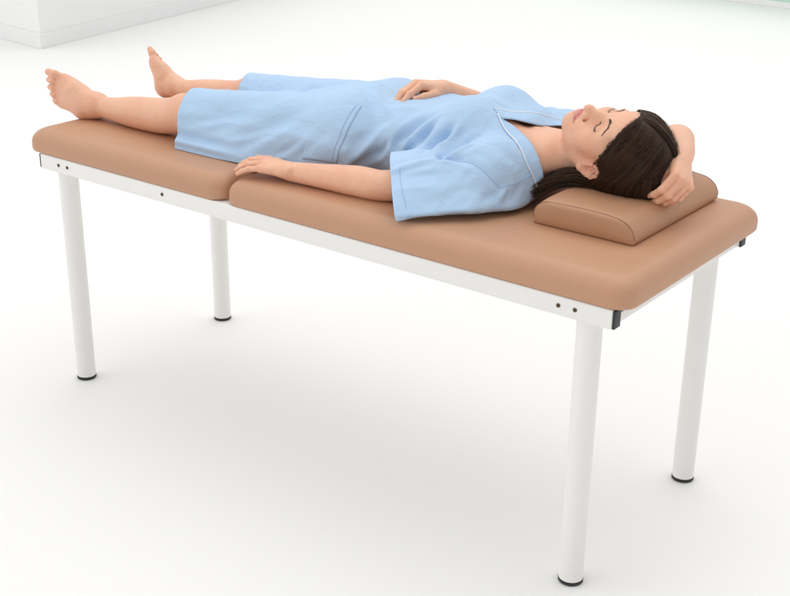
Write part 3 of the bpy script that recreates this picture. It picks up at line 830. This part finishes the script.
# ------------------------------------------------------------------ gown
inf = .011
SLEEVE = Hull([(.19, -.245, .860), (.19, -.175, .864), (.315, -.365, .779), (.15, -.18, .776), (.16, -.27, .776), (.33, -.185, .886), (.33, -.14, .886),
            (.455, -.10, .915), (.415, -.265, .792), (.500, -.205, .803), (.545, -.115, .792), (.50, -.12, .779), (.545, -.035, .80), (.535, -.045, .86), (.40, -.07, .90), (.40, -.06, .80)], .010, .014, .035)
GW = [Cone((.02, -.035, .868), (.02, .115, .868), .092 + inf, .092 + inf, .05), Cone((.17, -.015, .862), (.17, .105, .862), .092 + inf, .092 + inf, .07),
      Cone((.31, -.015, .866), (.31, .115, .866), .093 + inf, .093 + inf, .07), Cone((.42, -.02, .868), (.42, .13, .868), .076 + inf, .076 + inf, .06),
      Ball((.352, -.026, .926), .063 + inf, .04), Ball((.352, .130, .926), .063 + inf, .04), Cone((.352, -.01, .930), (.352, .11, .930), .050, .050, .05),
      Cone((.44, 0, .905), (.44, .11, .905), .050, .050, .05),
      Ball((.462, -.105, .862), .052 + inf, .05), Ball((.466, .215, .862), .052 + inf, .05),
      Cone((.478, -.09, .866), (.535, .020, .872), .044 + inf, .046 + inf, .04), Cone((.478, .21, .866), (.535, .10, .872), .044 + inf, .046 + inf, .04),
      # skirt over both thighs
      Cone(hip_n, kn_n + V(-.12, -.01, -.004), .088 + inf, .047 + inf, .05), Cone(hip_f, kn_f + V(-.12, .01, -.004), .088 + inf, .047 + inf, .05),
      Cone((0, .04, .872), (-.34, .016, .836), .085, .052, .06), Cone((-.34, .016, .836), (-.66, .016, .818), .052, .040, .06),
      Hull([(-.68, -.190, .855), (-.68, -.218, .772), (-.30, -.224, .772), (-.06, -.178, .772), (.06, -.150, .84), (-.06, -.160, .86), (-.30, -.175, .86),
            (-.68, -.10, .855), (-.68, -.10, .772), (.06, -.06, .772), (.06, -.06, .85)], .006, .012, .04),
      Hull([(-.70, .215, .845), (-.70, .235, .772), (-.30, .235, .772), (.02, .22, .772), (.06, .20, .84), (-.30, .21, .85), (-.70, .14, .85), (-.70, .14, .772), (.06, .10, .772), (.06, .10, .85)], .006, .012, .04),
      # near sleeve
      SLEEVE,
      # far sleeve, and the one of the folded arm
      Cone((.462, .225, .866), (.365, .300, .862), .060, .062, .04), Cone((.466, .225, .868), (.585, .262, .892), .058, .060, .04)]
gv, gq = mesh_sdf([GW], (-.80, -.42, .74), (.72, .48, 1.09), .0037)
from mathutils import noise as mnoise
def stroke_field(v, poly, w, a, valley=False, t0=1, t1=1):
    """height of one fold along a polyline on the cloth"""
    P = np.array(poly, float)
    for _ in range(2):                                  # round the corners
        Q = [P[0]]
        for i in range(len(P) - 1): Q += [.75 * P[i] + .25 * P[i + 1], .25 * P[i] + .75 * P[i + 1]]
        P = np.array(Q + [P[-1]])
    lo, hi = P.min(0) - 4 * w, P.max(0) + 4 * w
    idx = np.nonzero(((v > lo) & (v < hi)).all(1))[0]
    if not len(idx): return idx, None
    p = v[idx]; best = np.full(len(p), 9.); bt = np.zeros(len(p))
    L = np.concatenate([[0], np.cumsum(np.linalg.norm(np.diff(P, axis=0), axis=1))])
    for i in range(len(P) - 1):
        ab = P[i + 1] - P[i]; t = np.clip((p - P[i]) @ ab / (ab @ ab), 0, 1)
        d = np.linalg.norm(p - P[i] - t[:, None] * ab, axis=1)
        m = d < best; best[m] = d[m]; bt[m] = (L[i] + t[m] * (L[i + 1] - L[i])) / L[-1]
    env = np.ones(len(p))
    if t0: env *= np.clip(bt / .35, 0, 1) ** .8
    if t1: env *= np.clip((1 - bt) / .45, 0, 1)
    x = best / w
    f = np.exp(-x * x) - .32 * np.exp(-((x - 2.1) / 1.1) ** 2)
    return idx, a * env * f
def folds(v):
    nr = grad(GW, v, .002); h = np.zeros(len(v))
    for poly, w, a, t0, t1 in FOLDS:
        i, f = stroke_field(v, poly, w, a * 1.2, False, t0, t1)
        if f is not None: h[i] += f
    nz = np.array([mnoise.noise(Vector((x * 5 + 3, y * 13, z * 13))) + .5 * mnoise.noise(Vector((x * 13, y * 24 + 7, z * 24))) for x, y, z in v])
    calm = np.clip((v[:, 2] - ZT) / .03, 0, 1)
    rd = np.array([1 - abs(mnoise.noise(Vector((x * 7 + y * 6, y * 9 - x * 5 + 11, z * 10)))) * 2.2 for x, y, z in v])
    h += (nz * .0022 + np.clip(rd, 0, 1) ** 3 * .0016) * calm
    return v + nr * h[:, None]
FOLDS = [
    # (polyline, width, height, fade in, fade out) : drawn folds of the cotton from armpit, waist and hip
    ([(.205, -.150, .852), (.190, -.112, .880), (.229, -.101, .912), (.264, -.074, .947), (.289, -.054, .974)], .011, -.0115, 1, 1),
    ([(.215, -.150, .850), (.225, -.110, .890), (.262, -.085, .935), (.300, -.060, .968)], .010, .0100, 1, 1),
    ([(.262, -.118, .890), (.282, -.096, .931), (.295, -.084, .954)], .009, -.0100, 1, 1),
    ([(.300, -.140, .880), (.319, -.120, .905), (.343, -.104, .937), (.352, -.094, .962)], .010, -.0115, 0, 1),
    ([(.335, -.165, .885), (.352, -.128, .905), (.368, -.105, .945), (.372, -.090, .968)], .010, .0100, 0, 1),
    ([(.369, -.174, .893), (.385, -.135, .905), (.410, -.110, .925), (.440, -.090, .945)], .010, -.0095, 0, 1),
    ([(.369, -.174, .893), (.439, -.165, .894), (.486, -.164, .879), (.513, -.146, .840)], .007, -.0040, 0, 0),
    ([(.357, -.321, .779), (.428, -.221, .806), (.513, -.145, .839), (.554, -.069, .861)], .008, .0050, 0, 1),
    ([(.445, -.235, .80), (.470, -.190, .835)], .010, .0040, 0, 1), ([(.490, -.20, .80), (.510, -.160, .835)], .009, -.0045, 0, 1),
    ([(.520, -.165, .805), (.530, -.130, .845)], .008, .0045, 1, 1), ([(.545, -.13, .81), (.550, -.100, .850)], .008, -.0040, 1, 1),
    ([(.289, -.247, .861), (.329, -.213, .877), (.368, -.172, .894)], .008, .0040, 0, 1),
    ([(.465, -.120, .932), (.523, -.116, .904), (.547, -.083, .869)], .012, -.0045, 1, 1),
    ([(.405, -.150, .900), (.450, -.135, .915), (.490, -.122, .915)], .012, .0045, 1, 1),
    ([(.300, -.262, .835), (.345, -.240, .845), (.400, -.205, .862)], .018, -.0040, 1, 1),
    ([(.370, -.270, .805), (.410, -.230, .830), (.450, -.195, .855)], .014, .0030, 1, 1),
    ([(-.282, -.124, .931), (-.298, .085, .905), (-.177, .101, .935), (-.126, .155, .946)], .014, -.0040, 1, 1),
    ([(-.420, -.195, .850), (-.300, -.178, .878), (-.234, -.134, .926)], .030, -.0055, 1, 1),
    ([(-.260, -.195, .830), (-.180, -.175, .870), (-.098, -.141, .914), (-.058, -.103, .947)], .022, -.0050, 1, 1),
    ([(-.230, -.195, .810), (-.140, -.175, .850), (-.070, -.150, .900)], .015, .0045, 1, 1),
    ([(-.10, -.175, .800), (-.02, -.158, .850), (.04, -.120, .920)], .013, -.0055, 1, 1),
    ([(.02, -.155, .790), (.09, -.130, .840), (.15, -.105, .900), (.20, -.075, .945)], .012, .0085, 1, 1),
    ([(.06, -.145, .785), (.12, -.125, .835), (.17, -.105, .885)], .010, -.0075, 0, 1),
    ([(.10, -.06, .968), (.17, -.03, .970), (.26, -.02, .985)], .012, -.0040, 1, 1),
    ([(-.05, .02, .965), (.02, -.02, .972), (.08, -.075, .962)], .014, -.0040, 1, 1), ([(-.02, .06, .968), (.05, .01, .978)], .012, .0040, 1, 1),
    ([(-.470, -.215, .792), (-.336, -.213, .790), (-.235, -.207, .789)], .007, .0055, 0, 1),
    ([(-.471, -.209, .812), (-.341, -.207, .810), (-.238, -.203, .808)], .009, -.0050, 0, 1),
    ([(-.510, -.185, .86), (-.495, -.205, .825), (-.46, -.21, .80)], .016, -.0060, 0, 1),
    ([(-.54, .02, .866), (-.40, .02, .885), (-.25, .03, .91)], .020, -.0060, 0, 1),
    ([(.355, .05, .99), (.30, .05, .985), (.20, .05, .975)], .014, -.0045, 1, 1),
    ([(.43, .03, .965), (.38, .02, .985), (.33, .01, .995)], .010, -.0040, 1, 1),
    # smaller, sharper creases between the big folds
    ([(.185, -.140, .850), (.205, -.108, .890), (.240, -.085, .938)], .006, .0045, 1, 1), ([(.150, -.130, .845), (.170, -.110, .885), (.205, -.080, .935)], .006, -.0045, 1, 1),
    ([(.235, -.130, .875), (.262, -.100, .920), (.285, -.080, .950)], .0055, .0040, 1, 1), ([(.315, -.150, .885), (.338, -.112, .920), (.360, -.095, .955)], .0055, -.0045, 1, 1),
    ([(.375, -.168, .892), (.400, -.150, .902), (.430, -.128, .920), (.470, -.100, .930)], .006, .0040, 0, 1), ([(.385, -.172, .890), (.420, -.160, .897), (.455, -.150, .902)], .006, -.0035, 0, 1),
    ([(-.02, -.160, .800), (.03, -.148, .840), (.07, -.120, .895)], .007, .0050, 1, 1), ([(.10, -.140, .800), (.14, -.122, .845), (.19, -.100, .895), (.22, -.080, .930)], .007, -.0050, 1, 1),
    ([(-.15, -.188, .80), (-.10, -.178, .83), (-.05, -.160, .87)], .008, -.0045, 1, 1), ([(-.30, -.205, .815), (-.22, -.195, .84), (-.15, -.175, .875)], .009, .0040, 1, 1),
    ([(-.44, -.20, .83), (-.36, -.195, .85), (-.28, -.180, .875)], .009, .0035, 1, 1),
    ([(-.30, .05, .90), (-.18, .03, .93), (-.06, -.01, .957)], .010, .0045, 1, 1), ([(-.20, -.02, .935), (-.10, -.04, .950), (0, -.09, .955)], .009, -.0035, 1, 1),
    ([(.02, -.03, .978), (.09, -.075, .955), (.13, -.105, .92)], .009, -.0045, 1, 1), ([(.05, -.02, .978), (.12, -.06, .960), (.17, -.09, .93)], .008, .0045, 1, 1),
    ([(.24, .0, .975), (.29, -.02, .985), (.33, -.05, .99)], .009, -.0030, 1, 1),
    ([(.325, -.270, .825), (.365, -.245, .840), (.405, -.215, .852)], .007, -.0030, 1, 1), ([(.315, -.245, .858), (.365, -.212, .868), (.420, -.185, .878)], .008, .0030, 1, 1),
    ([(.430, -.200, .830), (.455, -.178, .862), (.470, -.160, .890)], .007, -.0035, 1, 1), ([(.500, -.150, .845), (.515, -.125, .875), (.520, -.100, .90)], .007, .0035, 1, 1),
]
gq = fill_holes(gq)
gv = folds(gv)
GBVH = BVHTree.FromPolygons(gv.tolist(), gq.tolist())
def snap(p, off):
    out = []
    for q in np.asarray(p, float).reshape(-1, 3):
        co, no, _, _ = GBVH.find_nearest(Vector(q)); out.append(np.array(co) + np.array(no) * off)
    return np.array(out)
def resample(P, n, rounds=2):
    P = np.array(P, float)
    for _ in range(rounds):
        Q = [P[0]]
        for i in range(len(P) - 1): Q += [.75 * P[i] + .25 * P[i + 1], .25 * P[i] + .75 * P[i + 1]]
        P = np.array(Q + [P[-1]])
    L = np.concatenate([[0], np.cumsum(np.linalg.norm(np.diff(P, axis=0), axis=1))])
    return np.stack([np.interp(np.linspace(0, L[-1], n), L, P[:, i]) for i in range(3)], 1)
def grid_patch(name, A, B, m, off, th, mat, parent):
    """cloth strip between two edge lines, laid on the gown"""
    n = len(A); t = np.linspace(0, 1, m)[None, :, None]
    G_ = (A[:, None, :] * (1 - t) + B[:, None, :] * t).reshape(-1, 3); G_ = snap(G_, off)
    g3 = G_.reshape(n, m, 3)
    for _ in range(3): g3[1:-1] = (g3[:-2] + 2 * g3[1:-1] + g3[2:]) / 4
    g3 = snap(g3.reshape(-1, 3), off).reshape(n, m, 3)
    for _ in range(8): g3[1:-1] = (g3[:-2] + 2 * g3[1:-1] + g3[2:]) / 4
    i = np.arange(n - 1)[:, None] * m; j = np.arange(m - 1)[None, :]
    q = np.stack([i + j, i + j + 1, i + m + j + 1, i + m + j], -1).reshape(-1, 4)
    c = g3.reshape(-1, 3); fn = np.cross(c[q[0, 1]] - c[q[0, 0]], c[q[0, 3]] - c[q[0, 0]])
    no = np.array(GBVH.find_nearest(Vector(c[q[0, 0]]))[1])
    if fn @ no < 0: q = q[:, ::-1]
    o = from_arrays(name, c, q, mat, parent)
    md = o.modifiers.new('thick', 'SOLIDIFY'); md.thickness = th; md.offset = -1
    return o, g3
def gown_mesh():
    me = bpy.data.meshes.new('tmp'); me.from_pydata(gv.tolist(), [], gq.tolist()); bm = bmesh.new(); bm.from_mesh(me); bpy.data.meshes.remove(me)
    def cut(co, no, region):
        fs = [f for f in bm.faces if region(f.calc_center_median())]
        geom = list({v for f in fs for v in f.verts}) + list({e for f in fs for e in f.edges}) + fs
        bmesh.ops.bisect_plane(bm, geom=geom, plane_co=co, plane_no=no, dist=1e-5)
        n = Vector(no)
        kill = [f for f in bm.faces if region(f.calc_center_median()) and (f.calc_center_median() - Vector(co)).dot(n) > 0]
        bmesh.ops.delete(bm, geom=kill, context='FACES')
    cut((-.497, -.135, .85), (-1, -.24, 0), lambda c: c.x < -.3)                 # skirt hem
    cut(SLV_CO, SLV_NO, lambda c: c.y < -.10 and c.x < .42 and c.x > .10 and SLEEVE(V(*c)[None])[0] < .006)         # near sleeve hem
    cut((.378, .296, .866), (-.74, .67, 0), lambda c: c.y > .25 and c.x < .47)    # far sleeve hem
    cut((.565, .258, .888), (.93, .28, .2), lambda c: c.y > .17 and c.x > .50)
    cut((0, 0, ZT + .0035), (0, 0, -1), lambda c: c.z < .80)
    poly = NECK_POLY
    def inside(x, y):
        r = False; n = len(poly); j = n - 1
        for i in range(n):
            (xi, yi), (xj, yj) = poly[i], poly[j]
            if (yi > y) != (yj > y) and x < (xj - xi) * (y - yi) / (yj - yi) + xi: r = not r
            j = i
        return r
    kill = [f for f in bm.faces if f.calc_center_median().z > .80 and inside(f.calc_center_median().x, f.calc_center_median().y)]
    bmesh.ops.delete(bm, geom=kill, context='FACES')
    # keep the one connected sheet
    bmesh.ops.delete(bm, geom=[v for v in bm.verts if not v.link_faces], context='VERTS')
    return bm
SLV_CO, SLV_NO = (.352, -.318, .772), (-.78, -.55, -.20)
NECK_POLY = [(.438, -.030), (.474, -.030), (.513, -.040), (.553, -.054), (.580, -.056), (.70, -.058), (.70, .17), (.525, .150), (.484, .100), (.474, .05), (.460, .01)]
gb = gown_mesh()
gown = from_bm('gown', gb, M_GOWN, body)
md = gown.modifiers.new('smooth', 'SMOOTH'); md.iterations = 2; md.factor = .4
md = gown.modifiers.new('thick', 'SOLIDIFY'); md.thickness = .0016; md.offset = -1
PIP_N = [(.426, -.027, .974), (.460, -.050, .950), (.515, -.076, .925), (.543, -.083, .888), (.553, -.070, .862), (.556, -.055, .832)]
IN_N = [(.445, -.033, .964), (.474, -.022, .953), (.513, -.031, .931), (.553, -.048, .902), (.566, -.044, .859), (.572, -.035, .832)]
PIP_F = [(.410, -.020, .983), (.440, .035, .967), (.462, .085, .950), (.477, .125, .930), (.508, .165, .900)]
IN_F = [(.440, -.030, .966), (.470, .012, .955), (.490, .052, .940), (.497, .090, .925), (.525, .128, .900)]
for A, B in ((PIP_F, IN_F), (PIP_N, IN_N)):
    bnd, g3 = grid_patch('collar_band', resample(A, 50), resample(B, 50), 7, .0030 if A is PIP_N else .0022, .0018, M_BAND, gown)
    tube_obj('piping', g3[:, 0, :] , .0017, M_PIPE, bnd)
pk, g3 = grid_patch('pocket', resample([(-.034, -.131, .929), (.02, -.115, .945), (.072, -.096, .951)], 24), resample([(-.056, -.180, .812), (-.006, -.166, .814), (.040, -.150, .816)], 24), 24, .0016, .0014, M_GOWN, gown)
M_STITCH = mat_simple('stitching_thread', (.33, .50, .72), (.35, .52, .75), .8)
def stitch(P, off=.0004, r=.0006): tube_obj('stitching', snap(resample(P, 40), off), r, M_STITCH, gown)
tube_obj('stitching', g3[-4, :, :] + V(0, -.0004, .0004), .0006, M_STITCH, pk)
stitch([(.369, -.174, .893), (.439, -.165, .894), (.486, -.164, .879), (.513, -.146, .840)])
stitch([(.513, -.145, .839), (.554, -.069, .861)])
stitch([(.300, -.232, .866), (.304, -.246, .861), (.337, -.279, .836), (.363, -.299, .808), (.373, -.302, .779)])
print('gown', len(gown.data.vertices), round(_time.time() - _t0, 1))

# ------------------------------------------------------------------ room
bm = bmesh.new()
bmesh.ops.create_grid(bm, x_segments=2, y_segments=2, size=1)
for v in bm.verts: v.co = Vector((v.co.x * 30, v.co.y * 30, 0))
fl = from_bm('floor', bm, M_FLOOR, None, False); fl['kind'] = 'structure'
def wall(name, a, b, th, h, label):
    a, b = Vector((*a, 0)), Vector((*b, 0)); d = (b - a).normalized(); nrm_ = Vector((-d.y, d.x, 0))
    root = empty(name, a); tag(root, label, 'partition wall')
    return root, a, b, d, nrm_
def slab(bm, a, b, nv, t0, t1, z0, z1):
    P = [a + nv * t0, b + nv * t0, b + nv * t1, a + nv * t1]
    lo = [bm.verts.new((p.x, p.y, z0)) for p in P]; hi = [bm.verts.new((p.x, p.y, z1)) for p in P]
    bm.faces.new(lo); bm.faces.new(hi)
    for i in range(4): bm.faces.new((lo[i], lo[(i + 1) % 4], hi[(i + 1) % 4], hi[i]))
root = empty('partition_block', (-5.106, 2.826, 0))
tag(root, 'white block with a low plinth standing on the floor beyond the feet', 'partition wall')
C0 = Vector((-5.106, 2.826, 0)); dR = (Vector((-5.544, 5.092, 0)) - C0).normalized(); dL = (Vector((-5.646, 2.888, 0)) - C0).normalized()
def prism(name, ins, z0, z1, mat, L1=6, L2=5):
    bm = bmesh.new(); c = C0 + (dR + dL) * ins
    P = [c, c + dR * L1, c + dR * L1 + dL * L2, c + dL * L2]
    lo = [bm.verts.new((p.x, p.y, z0)) for p in P]; hi = [bm.verts.new((p.x, p.y, z1)) for p in P]
    bm.faces.new(lo); bm.faces.new(hi)
    for i in range(4): bm.faces.new((lo[i], lo[(i + 1) % 4], hi[(i + 1) % 4], hi[i]))
    return from_bm(name, bm, mat, root, False)
prism('plinth', 0, .001, .10, M_SKIRT); prism('upper_block', .02, .101, 1.3, M_WALL, 5.98, 4.98)
root = empty('counter', (-1.8, 7.9, 0))
tag(root, 'pale mint green counter with a light grey skirting at the far right', 'counter')
A_, B_ = Vector((-2.461 - .646 * 4, 7.95 + .057 * 4, 0)), Vector((-1.815 + .646 * 6, 7.893 - .057 * 6, 0)); dd_ = (B_ - A_).normalized(); nn_ = Vector((-dd_.y, dd_.x, 0))
bm = bmesh.new(); slab(bm, A_, B_, nn_, 0, .8, .001, .05); from_bm('skirting', bm, M_SKIRT, root, False)
bm = bmesh.new(); slab(bm, A_, B_, nn_, .012, .8, .0505, .9); from_bm('counter_body', bm, M_MINT, root, False)

# ------------------------------------------------------------------ light
w = bpy.data.worlds.new('World'); SC.world = w; w.use_nodes = True
studio_world(w.node_tree, **WORLD)
def area(name, loc, target, size, energy, col=(1, 1, 1)):
    l = bpy.data.lights.new(name, 'AREA'); l.shape = 'RECTANGLE'; l.size, l.size_y = size; l.energy = energy; l.color = col
    o = bpy.data.objects.new(name, l); COL.objects.link(o); o.location = loc
    o.rotation_euler = (Vector(target) - Vector(loc)).to_track_quat('-Z', 'Y').to_euler()
    return o
for a in LAMPS: area(*a)

# ------------------------------------------------------------------ camera (fitted to the couch)
yaw, pitch, roll = CAM_R
fw = Vector((math.sin(yaw) * math.cos(pitch), math.cos(yaw) * math.cos(pitch), -math.sin(pitch)))
r_ = Vector((math.cos(yaw), -math.sin(yaw), 0)); u_ = r_.cross(fw)
c_, s_ = math.cos(roll), math.sin(roll)
R_, U_ = c_ * r_ + s_ * u_, -s_ * r_ + c_ * u_
cam = bpy.data.cameras.new('camera'); co = bpy.data.objects.new('camera', cam); COL.objects.link(co)
m = Matrix((R_, U_, -fw)).transposed().to_4x4(); m.translation = CAM_C; co.matrix_world = m
cam.sensor_width = 36; cam.lens = 36 * CAM_F / 790; cam.clip_end = 200; cam.clip_start = .05
SC.camera = co
SC.view_settings.view_transform = 'Standard'; SC.view_settings.look = 'None'
SC.view_settings.exposure = EXPO; SC.view_settings.gamma = 1
SC.cycles.max_bounces = 8
